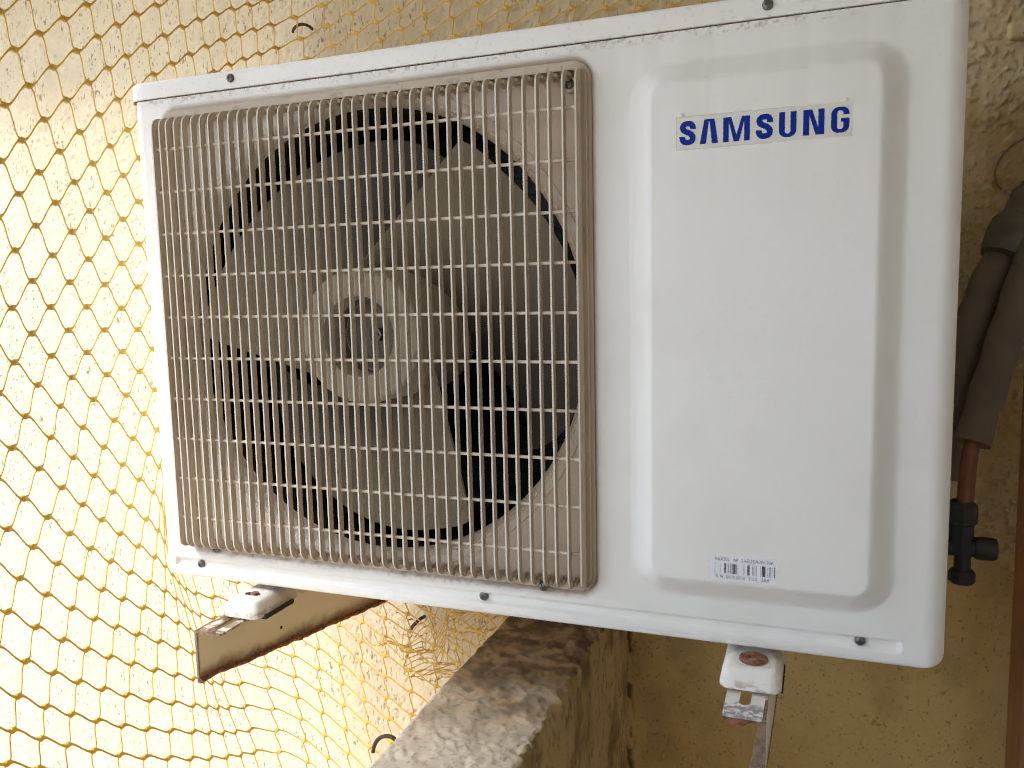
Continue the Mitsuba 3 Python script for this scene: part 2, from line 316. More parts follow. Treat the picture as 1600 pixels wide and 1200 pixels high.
# parapet
par = thing('parapet', 'low parapet wall with rough grey cement top, mouldy brown where it meets the house wall', 'wall')
ys = np.arange(WY + 0.004, -0.46, -0.0024)
prof = np.vstack([np.c_[np.full(70, PX0), np.linspace(PZ - 0.35, PZ - 0.004, 70)],
                  np.c_[np.linspace(PX0 + 0.003, PX1 - 0.004, 52), np.full(52, PZ)],
                  np.c_[np.full(150, PX1), np.linspace(PZ - 0.004, PZ - 0.50, 150)]])
nrm = np.vstack([np.tile([-1, 0], (70, 1)), np.tile([0, 1], (52, 1)), np.tile([1, 0], (150, 1))]).astype(float)
A, Bq = np.meshgrid(np.arange(len(prof)), ys, indexing='ij')
PXm, PZm = prof[A, 0], prof[A, 1]; NX, NZ = nrm[A, 0], nrm[A, 1]
q = np.stack([PXm, Bq, PZm], -1)
ds = meshkit.noise(q * 11) - 0.5; dm = meshkit.fbm(q * 70, 3, 5) - 0.5; df = meshkit.fbm(q * 150, 2, 8) - 0.5
top = (NZ > 0.5)
h = np.where(top, 0.007 * ds + 0.0045 * dm + 0.0034 * df, 0.005 * ds + 0.002 * dm + 0.0016 * df - 0.002 * np.clip((meshkit.noise(q * [1, 180, 70]) - .62) / .15, 0, 1))
edge = np.exp(-((np.abs(A - 121.5)) / 5.0) ** 2)                # ragged plaster at the inner top edge
h = h - edge * 0.010 * np.clip(meshkit.fbm(q * [0, 42, 0] + 3, 3, 2) * 2 - 0.75, 0, 1)
q = q + np.stack([NX * h, 0 * h, NZ * h], -1)
q[..., 0] += edge * 0.006 * (meshkit.fbm(q * [0, 60, 0] + 9, 3, 4) - 0.5) * 2
pm = grid_mesh(q); pm.invert()
put('plaster', pm, 'parapet_cement', par, smooth=True)
put('masonry', cat_(bx(PX0 + 0.012, PX1 - 0.012, -2.0, WY - 0.004, -1.35, PZ - 0.014), bx(PX0, PX1, -2.0, -0.455, -1.351, PZ)), 'parapet_cement', par, smooth=False)
put('slab', bx(PX0 - 0.02, PX1 + 0.04, -2.0, WY - 0.006, -1.60, -1.352), 'plain_render', par, smooth=False)

# brown post at the right edge of the view
post = thing('brown_post', 'reddish brown wooden post standing by the house wall at the right edge', 'post')
put('shaft', rbox(1.004, 1.06, 0.30, 0.375, -1.15, CEIL - 0.002, 0.006), 'brown_wood', post)

# ------------------------------------------------------------------ air conditioner
UW, UH, UD, SEAM = 0.88, 0.5958, 0.315, 0.5744
ac = thing('air_conditioner', 'white outdoor air conditioner unit with beige slatted fan grille and blue lettered badge', 'air conditioner')
FX, FZ = 0.3025, 0.2985                          # fan axis
RX = 0.018                                       # rounding of the upright edges

def t01(d, w): return np.clip(-d / w, 0, 1)
def soft(t): return 0.5 * t + 0.5 * (t * t * (3 - 2 * t))
def front_y(x, z):
    raised = rsdf(x, z, 0.5995, 0.8362, 0.0452, 0.5475, 0.036)
    y = -0.0165 * soft(t01(raised, 0.0225))
    rec = rsdf(x, z, *REC)
    y = y + 0.006 * soft(t01(rec, 0.006))
    ch = rsdf(x, z, 0.0217, 0.8435, 0.0118, 0.0238, 0.003)
    y = y + 0.0042 * soft(t01(ch, 0.0026))
    y = y + 0.0016 * (meshkit.noise(np.stack([x * 5, z * 5, 0 * x], -1)) - 0.5) * np.clip(np.minimum(x, UW - x) / 0.05, 0, 1) * np.clip(rec / 0.02, 0, 1) + 0.00012 * (meshkit.noise(np.stack([x * 40, z * 40, 0 * x + 5], -1)) - 0.5)
    return y
# outline of the casing from the left side round to the right side: (x, y, how much the front relief applies)
side = np.array([UD, 0.2, 0.1, 0.05, RX])
arc = np.linspace(0, PI / 2, 9)[1:-1]
pathx = np.r_[np.zeros(5), RX - RX * np.cos(arc), np.arange(RX, UW - RX + 1e-6, (UW - 2 * RX) / 440), UW - RX + RX * np.sin(arc), np.full(5, UW)]
pathy = np.r_[side, RX - RX * np.sin(arc), np.zeros(441), RX - RX * np.cos(arc), side[::-1]]
zrow = np.unique(np.r_[0, 0.0007, 0.0018, 0.0035, np.arange(0.005, 0.030, 0.001), np.arange(0.030, SEAM, 0.0018), SEAM])
PXg, Zg = np.meshgrid(pathx, zrow, indexing='ij'); PYg = np.repeat(pathy[:, None], len(zrow), 1)
front = ((PXg > 0.002) & (PYg < RX * 0.6))
Yg = PYg + np.where(front, front_y(PXg, Zg), 0)
br = np.clip((0.0035 - Zg) / 0.0035, 0, 1); inset = 0.0035 * (1 - np.sqrt(1 - br ** 2))          # small radius along the bottom
Yg = Yg + inset * (PYg < RX); Xg = PXg + inset * ((PXg < RX) * 1.0 - (PXg > UW - RX) * 1.0)
cr = np.clip((0.011 - Zg) / 0.011, 0, 1); ci = 0.011 * (1 - np.sqrt(1 - cr ** 2))           # rounded lower corners
Xg = Xg + ci * (np.clip((RX - PXg) / RX, 0, 1) - np.clip((PXg - UW + RX) / RX, 0, 1))
cm = grid_mesh(np.stack([Xg, Yg, Zg], -1)); cm.invert()
cent = cm.triangles_center
cm.update_faces(~((np.hypot(cent[:, 0] - FX, cent[:, 2] - FZ) < 0.2545) & (cent[:, 1] < 0.05)))
cm.remove_unreferenced_vertices()
put('cabinet', cm, 'paint_white', ac, smooth=True)
put('base_pan', bx(0.022, UW - 0.022, 0.022, UD, 0.0002, 0.003), 'foot_paint', ac, smooth=False)
put('back_panel', bx(0.002, UW - 0.002, UD - 0.004, UD + 0.002, 0.001, UH - 0.004), 'coil_metal', ac, smooth=False)
# lid with a turned-down lip standing 2 mm proud
lid = m3.CrossSection([[(0.0, 0.0), (UW, 0), (UW, UD), (0, UD)]]).offset(-0.016, m3.JoinType.Round).offset(0.0185, m3.JoinType.Round, 2, 48)
def lidsec(o): 
    pol = Polygon(np.array(lid.offset(o, m3.JoinType.Round, 2, 48).to_polygons()[0])); return pol
pl = np.array(lid.to_polygons()[0])
def ring(o, z):
    c = Polygon(pl).buffer(o, quad_segs=8) if o else Polygon(pl)
    return c, z
rows = [(0.0, SEAM + 0.0012), (0.0, UH - 0.0042), (-0.0008, UH - 0.0020), (-0.0022, UH - 0.0007), (-0.0045, UH)]
ln = LineString(np.vstack([pl, pl[:1]])); tt = np.linspace(0, 1, 241)[:-1]
base = np.array([ln.interpolate(t, normalized=True).coords[0] for t in tt])
ctr = np.array([UW / 2, UD / 2])
tang = np.roll(base, -1, 0) - np.roll(base, 1, 0); nn = np.c_[tang[:, 1], -tang[:, 0]]; nn /= np.linalg.norm(nn, axis=1, keepdims=True)
if ((base - ctr) * nn).sum() < 0: nn = -nn
L = [np.c_[base - nn * 0.004, np.full(240, SEAM + 0.0012)]] + [np.c_[base + nn * o, np.full(240, z)] for o, z in rows]
L = np.array(L); L = np.concatenate([L, L[:, :1]], 1)
lm = grid_mesh(L)
capv = L[-1][:-1]; cf = [[i, (i + 1) % 240, 240] for i in range(240)]
lm2 = cat_(lm, trimesh.Trimesh(np.vstack([capv, capv.mean(0)]), cf, process=False))
put('lid', lm2, 'paint_lid', ac, smooth=40)
put('seam_gap', bx(0.003, UW - 0.003, 0.003, UD - 0.003, SEAM - 0.002, SEAM + 0.0016), 'rust', ac, smooth=False)

# small screws, each its own part
def screw_mesh(r=0.0048):
    n = 28
    prof = [(0, -0.0036), (r * 0.45, -0.0034), (r * 0.8, -0.0026), (r * 0.93, -0.0014), (r, -0.0009), (r, 0.001), (0, 0.001)]
    m = lathe(prof, n)
    mm = m3.Manifold.revolve(m3.CrossSection([[(max(a, 0), b) for a, b in [(0, 0.001), (r, 0.001), (r, -0.0009), (r * 0.93, -0.0014), (r * 0.8, -0.0026), (r * 0.45, -0.0034), (0, -0.0036)]]], m3.FillRule.NonZero), n)
    for s in (0.35, 1.9):
        mm = mm - m3.Manifold.cube((r * 1.1, r * 0.24, 0.004), True).rotate((0, 0, math.degrees(s))).translate((0, 0, -0.0038))
    me = mm.to_mesh(); v = me.vert_properties[:, :3]
    return trimesh.Trimesh(np.c_[v[:, 0], v[:, 2], v[:, 1]], me.tri_verts[:, ::-1], process=False)
SCREW = mikit.ply(screw_mesh(), 'screw_steel', smooth=30)
for x, y, z, par_ in ((0.1499, -0.0027, 0.5862, ac), (0.722, -0.0027, 0.5856, ac), (0.0592, 0.0024, 0.0168, ac), (0.4375, 0.0022, 0.0189, ac), (0.8096, 0.0024, 0.0194, ac)):
    put('screw', copy(SCREW, T().translate([x, y, z]).rotate([0, 1, 0], random.uniform(0, 90))), None, par_)
# orifice ring, dark shroud, heat exchanger
orf = lathe([(0.2660, 0.0062), (0.2652, 0.0044), (0.2600, 0.0042), (0.2550, 0.0062), (0.2508, 0.0112), (0.2482, 0.0170), (0.2472, 0.0240), (0.2472, 0.034), (0.2500, 0.0345)], 128, at=(FX, 0, FZ))
put('orifice_ring', orf, 'paint_white', ac, smooth=60)
put('shroud', lathe([(0.2500, 0.0340), (0.2500, 0.0355), (0.2475, 0.0362), (0.2475, 0.150), (0.262, 0.17)], 96, at=(FX, 0, FZ)), 'black_plastic', ac, smooth=50)
hx = [bx(0.02, 0.60, 0.268, 0.274, 0.01, 0.56)]
for k in range(24): hx.append(bx(0.02, 0.60, 0.262, 0.2675, 0.02 + k * 0.0225, 0.0265 + k * 0.0225))
put('heat_exchanger', cat_(*hx), 'coil_metal', ac, smooth=False)
put('partition', bx(0.600, 0.603, 0.03, 0.30, 0.01, 0.56), 'coil_metal', ac, smooth=False)
# fan
hub = lathe([(0, 0.0365), (0.0405, 0.0365), (0.0425, 0.0345), (0.0428, -0.0065), (0.0440, -0.0095), (0.047, -0.0106), (0.0670, -0.0102), (0.0715, -0.0078), (0.0742, -0.0030), (0.0765, 0.140)], 72, at=(FX, 0, FZ))
fan = put('fan', hub, 'hub_plastic', ac, smooth=40)
mat('cup_shade_grey', proc(lambda p, n, uv: mix((0.22, 0.205, 0.175), (0.13, 0.11, 0.085), fbm(p.x * 60, p.z * 60, p.y * 60, 4))), 0.6)  # grey for the hub cup floor, darkened to carry the shade inside it
bolt = cat_(lathe([(0, 0.026), (0.0035, 0.026), (0.0035, 0.037)], 20), lathe([(0.0045, 0.0285), (0.0075, 0.0290), (0.0082, 0.031), (0.0082, 0.037)], 6), lathe([(0.011, 0.0352), (0.011, 0.0366), (0.0, 0.0352)], 24))
bolt.apply_translation((FX, 0, FZ)); put('hub_cup_shade', lathe([(0, 0.0358), (0.0420, 0.0358), (0.0424, 0.0200), (0.0426, 0.0200)], 48, at=(FX, 0, FZ)), 'cup_shade_grey', fan)
put('bolt', bolt, 'screw_steel', fan)
# blade: leading edge is a straight line, the sheet sweeps back clockwise
p0, p1 = np.array([-0.0058, 0.0836]), np.array([0.1172, 0.2040])
dl = (p1 - p0) / np.linalg.norm(p1 - p0)
rr = np.linspace(0.072, 0.2355, 22); lead = []
for r in rr:
    b = p0 @ dl; c = p0 @ p0 - r * r; s = -b + math.sqrt(max(b * b - c, 0)); v = p0 + dl * s; lead.append(math.atan2(v[1], v[0]))
lead = np.array(lead); S = np.linspace(0, 1, 30)
def blade_mesh():
    sw = math.radians(106)
    Rr, Ss = np.meshgrid(rr, S, indexing='ij'); Ld = lead[:, None] + 0 * Ss
    notch = 0.06 * np.clip((Rr - 0.2) / 0.0355, 0, 1) ** 3 * 0
    tr = lead[-1] - np.radians(78 + 28 * (Rr - 0.072) / 0.1635)
    th = Ld + (tr - Ld) * Ss
    yy = 0.0165 + 0.112 * Ss + 0.006 * np.sin(PI * Ss) + 0.004 * (1 - (Rr - .072) / .1635)
    # round the two outer corners
    e = np.clip(1 - Ss / 0.06, 0, 1) ** 2 
    R2 = Rr - (0.003 * e + 0.006 * np.clip(Ss / 0.12, 0, 1) + 0.026 * np.clip((Ss - 0.75) / 0.25, 0, 1) ** 2.2) * np.clip((Rr - 0.15) / 0.0855, 0, 1) ** 2
    P = np.stack([R2 * np.cos(th), yy, R2 * np.sin(th)], -1)
    N = np.zeros_like(P); du = np.gradient(P, axis=0); dv = np.gradient(P, axis=1); N = np.cross(du, dv); N /= np.linalg.norm(N, axis=-1, keepdims=True)
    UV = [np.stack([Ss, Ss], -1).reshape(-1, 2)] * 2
    a, b = grid_mesh(P + N * 0.0012), grid_mesh(P - N * 0.0012); b.invert()
    rim = []
    for e1, e2 in ((P[0], N[0]), (P[-1], N[-1]), (P[:, 0], N[:, 0]), (P[:, -1], N[:, -1])):
        rim.append(grid_mesh(np.stack([e1 + e2 * 0.0012, e1 - e2 * 0.0012], 1)))
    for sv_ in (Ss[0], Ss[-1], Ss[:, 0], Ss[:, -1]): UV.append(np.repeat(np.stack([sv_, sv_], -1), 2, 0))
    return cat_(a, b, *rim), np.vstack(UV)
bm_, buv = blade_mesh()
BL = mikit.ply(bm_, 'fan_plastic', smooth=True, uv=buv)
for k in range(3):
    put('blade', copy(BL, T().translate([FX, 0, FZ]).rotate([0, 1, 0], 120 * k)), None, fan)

# grille
YF = -0.022
gr = Polygon
outer = sbox(0.0515, 0.0405, 0.5595, 0.5575).buffer(0.0, join_style=1)
def rrect(x0, z0, x1, z1, r): return sbox(x0 + r, z0 + r, x1 - r, z1 - r).buffer(r, quad_segs=6)
frame = rrect(0.0485, 0.0375, 0.5625, 0.5600, 0.018).difference(rrect(0.0565, 0.047, 0.5525, 0.5505, 0.008))
fr = facing(extrude(frame, 0.0060), 0.0066)
lip = facing(extrude(rrect(0.0525, 0.0415, 0.5585, 0.556, 0.014).difference(rrect(0.0565, 0.047, 0.5525, 0.5505, 0.008)), 0.0062), 0.0008)
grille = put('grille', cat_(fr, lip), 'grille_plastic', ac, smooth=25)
def slat_mesh(depth, w=0.0021, z0=0.0430, z1=0.5500, yb=0.002, r=0.013):
    """upright fin with both ends bent back to the frame, drawn as a stroke in the (z, y) plane"""
    def contour(o, rad, n=5):
        c = [(z0 + o, yb)]
        for a in np.linspace(PI, 1.5 * PI, n): c.append((z0 + o + rad + rad * math.cos(a), YF + o + rad + rad * math.sin(a)))
        for a in np.linspace(1.5 * PI, 2 * PI, n): c.append((z1 - o - rad + rad * math.cos(a), YF + o + rad + rad * math.sin(a)))
        c.append((z1 - o, yb)); return c
    if depth > 0.02: pol = Polygon(contour(0, r))
    else: pol = Polygon(contour(0, r) + contour(depth, r - depth * 0.8)[::-1])
    m = trimesh.creation.extrude_polygon(pol, w, engine='earcut'); v = m.vertices
    # slim the front edge a little so it catches light as a rounded rib
    f = np.where(v[:, 1] < YF + 0.001, 0.75, 1.0)
    m.vertices = np.c_[(v[:, 2] - w / 2) * f, v[:, 1], v[:, 0]]; m.invert() if m.volume < 0 else None
    return m
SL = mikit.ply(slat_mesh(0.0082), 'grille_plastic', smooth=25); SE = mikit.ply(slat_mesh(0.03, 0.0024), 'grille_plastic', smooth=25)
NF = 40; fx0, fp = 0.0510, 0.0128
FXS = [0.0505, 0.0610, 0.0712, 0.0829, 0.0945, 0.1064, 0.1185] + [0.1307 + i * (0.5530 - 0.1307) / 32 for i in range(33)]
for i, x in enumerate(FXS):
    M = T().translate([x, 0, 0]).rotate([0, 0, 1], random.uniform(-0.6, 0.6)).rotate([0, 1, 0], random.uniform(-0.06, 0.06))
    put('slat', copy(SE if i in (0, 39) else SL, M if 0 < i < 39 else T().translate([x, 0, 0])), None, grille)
ROD = mikit.ply(rbox(0.0505, 0.5535, -0.0172, -0.0138, -0.0016, 0.0016, 0.0011, 8), 'rod_plastic', smooth=40)
for k in range(10):
    put('cross_rod', copy(ROD, T().translate([0, 0, 0.5138 - k * 0.04805])), None, grille)
# stubs of the snap lugs along the top and bottom edge, and the three fixing screws
lug = []
for i in range(1, 39):
    x = FXS[i]
    lug += [bx(x - 0.0014, x + 0.0046, -0.0095, 0.003, 0.0448, 0.0482), bx(x - 0.0014, x + 0.0046, -0.0095, 0.003, 0.5448, 0.5478)]
put('lug_strip', cat_(*lug), 'grille_plastic', grille, smooth=False, kind='stuff')
for x, y, z in ((0.5415, 0.0035, 0.5385), (0.508, -0.0062, 0.0407), (0.0852, 0.0005, 0.0395)):
    put('screw', copy(SCREW, T().translate([x, y, z]).scale(1.1)), None, grille)
boss = lathe([(0.0075, 0.006), (0.0075, -0.001), (0.005, -0.0015), (0.005, 0.003), (0, 0.003)], 24, at=(0.5415, 0, 0.5385))
put('screw_boss', boss, 'grille_plastic', grille)

# badge: film with thin dirty edge and seven letters
BY = -0.0169
badge = put('badge', cat_(facing(extrude(sbox(0.6457, 0.4665, 0.7922, 0.4947), 0.0006), BY + 0.0003)), 'badge_film', ac, smooth=False)
put('edge', facing(extrude(sbox(0.6453, 0.4661, 0.7926, 0.4951).difference(sbox(0.6459, 0.4667, 0.7920, 0.4945)), 0.0005), BY + 0.0003), 'badge_edge', badge, smooth=False)
def stroke(pts, w, asp): return LineString([(x * asp, z) for x, z in pts]).buffer(w, cap_style=2, join_style=1, quad_segs=8)
def norm_(poly, asp):
    a, b, c, d = poly.bounds; return affinity.scale(affinity.translate(poly, -a, -b), 1 / (c - a), 1 / (d - b), origin=(0, 0))
def curve(pts, n=40): return spline(pts, n).tolist()
S_ = norm_(stroke(curve([(0.80, 0.655), (0.79, 0.77), (0.68, 0.87), (0.48, 0.89), (0.28, 0.85), (0.20, 0.73), (0.27, 0.62), (0.48, 0.53), (0.70, 0.43), (0.80, 0.30), (0.74, 0.16), (0.52, 0.105), (0.30, 0.13), (0.19, 0.24), (0.18, 0.355)], 60), 0.115, 0.68), 1)
rr01 = lambda x0, z0, x1, z1, r, sx: affinity.scale(sbox(x0 * sx + r, z0 + r, x1 * sx - r, z1 - r).buffer(r, quad_segs=10), 1 / sx, 1, origin=(0, 0))
U_ = rr01(0, 0, 1, 1.6, 0.27, 0.66).intersection(sbox(0, 0, 1, 1)).difference(rr01(0.34, 0.135, 0.66, 1.8, 0.10, 0.66))
G_ = rr01(0, 0, 1, 1, 0.27, 0.66).difference(rr01(0.33, 0.135, 0.67, 0.865, 0.10, 0.66)).difference(sbox(0.5, 0.56, 1.1, 0.70)).union(sbox(0.54, 0.42, 1.0, 0.56)).union(sbox(0.70, 0.27, 1.0, 0.5))
A_ = Polygon([(0, 0), (0.25, 1), (0.79, 1), (1, 0), (0.66, 0), (0.535, 0.90), (0.485, 0.90), (0.34, 0)])
M_ = Polygon([(0, 0), (0, 1), (0.30, 1), (0.50, 0.26), (0.70, 1), (1, 1), (1, 0), (0.79, 0), (0.79, 0.82), (0.60, 0), (0.40, 0), (0.21, 0.82), (0.21, 0)])
N_ = Polygon([(0, 0), (0, 1), (0.42, 1), (0.71, 0.28), (0.71, 1), (1, 1), (1, 0), (0.60, 0), (0.29, 0.76), (0.29, 0)])
for gl, a, b in ((S_, 0.6484, 0.6628), (A_, 0.6663, 0.6823), (M_, 0.6866, 0.7092), (S_, 0.7142, 0.7285), (U_, 0.7334, 0.7475), (N_, 0.7530, 0.7699), (G_, 0.7752, 0.7895)):
    m = extrude(affinity.translate(affinity.scale(gl, b - a, 0.0211, origin=(0, 0)), a, 0.4699), 0.0004)
    put('letter', facing(m, BY - 0.0003), 'blue_ink', badge, smooth=False)
for x in (0.6506, 0.7862):
    put('peg', lathe([(0, -0.0190), (0.0011, -0.0187), (0.0017, -0.0177), (0.0018, -0.0160)], 16, at=(x, 0, 0.4967)), 'paint_lid', ac)

# rating sticker
stk = put('sticker', facing(extrude(rrect(0.6765, 0.0700, 0.7365, 0.0945, 0.002), 0.0003), BY + 0.0002), 'sticker', ac, smooth=False)
def bar_x(u): return 0.6818 + (u - 215) / (1250 - 215) * (0.7355 - 0.6818)
dark, pale = [], []
for a, b, d in ((380, 410, 1), (432, 440, 0), (450, 465, 0), (488, 503, 1), (515, 522, 1), (528, 545, 1), (550, 575, 1), (583, 595, 1), (615, 622, 0), (705, 712, 0), (722, 730, 0), (778, 800, 1), (803, 822, 1), (870, 885, 1), (897, 905, 0), (930, 945, 0), (1000, 1010, 0), (1030, 1048, 1), (1050, 1090, 1), (1125, 1135, 0), (1158, 1176, 1), (1200, 1208, 0), (1236, 1250, 1), (215, 222, 0), (305, 312, 0)):
    (dark if d else pale).append(facing(extrude(sbox(bar_x(a), 0.0770, bar_x(b), 0.0868), 0.0001), BY - 0.0002))
put('barcode', cat_(*dark), 'dark_ink', stk, smooth=False)
put('faint_barcode', cat_(*pale), 'faded_ink', stk, smooth=False)
def line_text(s, x, z, hgt, w):
    m = meshkit.text_mesh(s, hgt, 0.0001); ex = m.bounds[1][0] - m.bounds[0][0]
    m.vertices[:, 0] *= w / ex; m = facing(m, BY - 0.0002); m.apply_translation((x, 0, z)); return m
put('lettering', cat_(line_text('MODEL  AR  24G3BAWK NA', 0.6818, 0.0890, 0.0033, 0.052), line_text('S N  BCF3PX  T02  JAK', 0.6822, 0.0723, 0.0030, 0.049)), 'dark_ink', stk, smooth=False)

# two feet: pressed sheet tongues, right one with a rusty washer, left one with an empty slot
def foot_mesh(w, tip):
    cs = rrect(-w / 2, -tip, w / 2, 0.12, 0.010)
    rows = []
    N = 120
    for o, z in ((0.0, -0.0270), (-0.0004, -0.0215), (-0.0022, -0.0140), (-0.0050, -0.0098), (-0.0085, -0.0076), (-0.012, -0.0070)):
        c = cs.buffer(o); l = c.exterior; rows.append([(*l.interpolate(t, normalized=True).coords[0], z) for t in np.linspace(0, 1, N + 1)])
    a = np.array(rows); m = grid_mesh(a)
    top = trimesh.Trimesh(np.vstack([a[-1][:-1], a[-1][:-1].mean(0)]), [[i, (i + 1) % N, N] for i in range(N)], process=False)
    m = cat_(m, top)
    if m.volume < 0: m.invert()
    return m
fR = put('foot', foot_mesh(0.056, 0.034), 'foot_paint', ac, smooth=40); scene[fR]['to_world'] = T().translate([0.7155, 0, 0])
wsh = cat_(lathe([(0.0045, -0.0052), (0.0052, -0.0046), (0.0128, -0.0046), (0.0133, -0.0052), (0.0133, -0.0066)], 36, 'z'), lathe([(0, -0.0040), (0.0034, -0.0038), (0.0042, -0.0048)], 14, 'z', (0.0012, 0.0, 0)))
wsh.apply_translation((0.7172, -0.010, 0)); put('washer', wsh, 'rust', fR)
fL = put('foot', foot_mesh(0.050, 0.037), 'foot_paint', ac, smooth=40); scene[fL]['to_world'] = T().translate([0.1445, 0, 0])
sl = trimesh.creation.extrude_polygon(LineString([(-0.006, 0), (0.006, 0)]).buffer(0.0042, quad_segs=6), 0.0004, engine='earcut'); sl.apply_translation((0.1455, -0.012, -0.0071))
put('slot', sl, 'rubber', fL, smooth=False)
nut = lathe([(0.0055, -0.0072), (0.0055, -0.0052), (0.0028, -0.0046), (0.0, -0.0046)], 6, 'z', (0.1475, -0.0115, 0)); put('stud', nut, 'rust', fL)

# service valve low on the right side
sv = put('service_valve', cat_(lathe([(0, 0.050), (0.0125, 0.050), (0.0135, 0.056), (0.0135, 0.082), (0.0165, 0.084), (0.0165, 0.098), (0.0155, 0.104), (0.0110, 0.108)], 8, 'z', (0.917, 0.20, 0)),
                               lathe([(0.010, 0.872), (0.010, 0.931)], 16, 'x', (0, 0.20, 0.0565)), lathe([(0, 0.0255), (0.0085, 0.0255), (0.0085, 0.052)], 16, 'z', (0.920, 0.20, 0))), 'valve_black', ac, smooth=30)
put('cap', lathe([(0.0095, 0.930), (0.0115, 0.931), (0.0125, 0.936), (0.0125, 0.948), (0.0110, 0.952), (0, 0.952)], 10, 'x', (0, 0.20, 0.0565)), 'valve_black', sv)
put('cap', lathe([(0, 0.0165), (0.0110, 0.0165), (0.0135, 0.019), (0.0135, 0.028), (0.0105, 0.0315), (0.008, 0.032)], 10, 'z', (0.920, 0.20, 0)), 'valve_black', sv)
put('mount_plate', bx(0.8805, 0.884, 0.14, 0.26, 0.02, 0.20), 'paint_lid', sv, smooth=False)

# ------------------------------------------------------------------ pipes
pipeA = thing('insulated_pipe', 'grey foam insulated refrigerant pipe nearest the unit, running up to the taped bundle', 'pipe', None)
cA = spline([(0.905, 0.27, 0.115), (0.914, 0.285, 0.20), (0.933, 0.30, 0.285), (0.955, 0.318, 0.345), (0.985, 0.335, 0.405)], 40)
put('foam', tube(cA, 0.0195 + 0.0008 * np.sin(np.arange(40) * 0.9), 20), 'foam_grey', pipeA, smooth=60)
pipeB = thing('insulated_pipe', 'outer grey foam insulated pipe whose bare copper end enters the black valve', 'pipe', None)
cB = spline([(0.930, 0.235, 0.165), (0.945, 0.252, 0.215), (0.963, 0.27, 0.275), (0.985, 0.29, 0.345), (1.012, 0.318, 0.43)], 40)
put('foam', tube(cB, 0.0185 + 0.0008 * np.sin(np.arange(40) * 0.8 + 1), 20), 'foam_grey', pipeB, smooth=60)
put('copper_tube', tube(spline([(0.935, 0.24, 0.185), (0.926, 0.222, 0.15), (0.922, 0.208, 0.12), (0.920, 0.201, 0.10)], 14), 0.0085, 14), 'copper', pipeB, smooth=60)
bun = thing('pipe_bundle', 'taped bundle where the two grey insulated pipes join and rise along the wall', 'pipe')
cT = spline([(0.968, 0.318, 0.368), (0.995, 0.335, 0.412), (1.03, 0.352, 0.465), (1.06, 0.37, 0.56), (1.07, 0.385, 0.8), (1.07, 0.385, 1.21)], 70)
rad = 0.034 + 0.0032 * np.sin(np.arange(70) * 2.4) + 0.0022 * rng.standard_normal(70); rad[:4] = [0.026, 0.030, 0.033, 0.034]
put('tape_wrap', tube(cT, rad, 20), 'tape_grey', bun, smooth=50)
cord = thing('cord', 'thin brown cord looped against the stucco wall at the right edge', 'cord')
put('strand', tube(spline([(1.02, 0.432, 0.522), (1.0023, 0.430, 0.518), (0.986, 0.429, 0.5055), (0.9745, 0.430, 0.485), (0.9752, 0.431, 0.470), (0.982, 0.434, 0.459)], 30), 0.0014, 8), 'old_cord', cord, smooth=60)
clip = thing('wall_clip', 'small beige plastic clip stuck to the stucco near the top right corner', 'clip')
put('body', rbox(0.982, 1.012, 0.424, 0.442, 0.640, 0.662, 0.005), 'stucco', clip)
put('nail', lathe([(0, 0.418), (0.003, 0.419), (0.003, 0.43)], 10, 'y', (1.000, 0, 0.645)), 'hook_iron', clip)

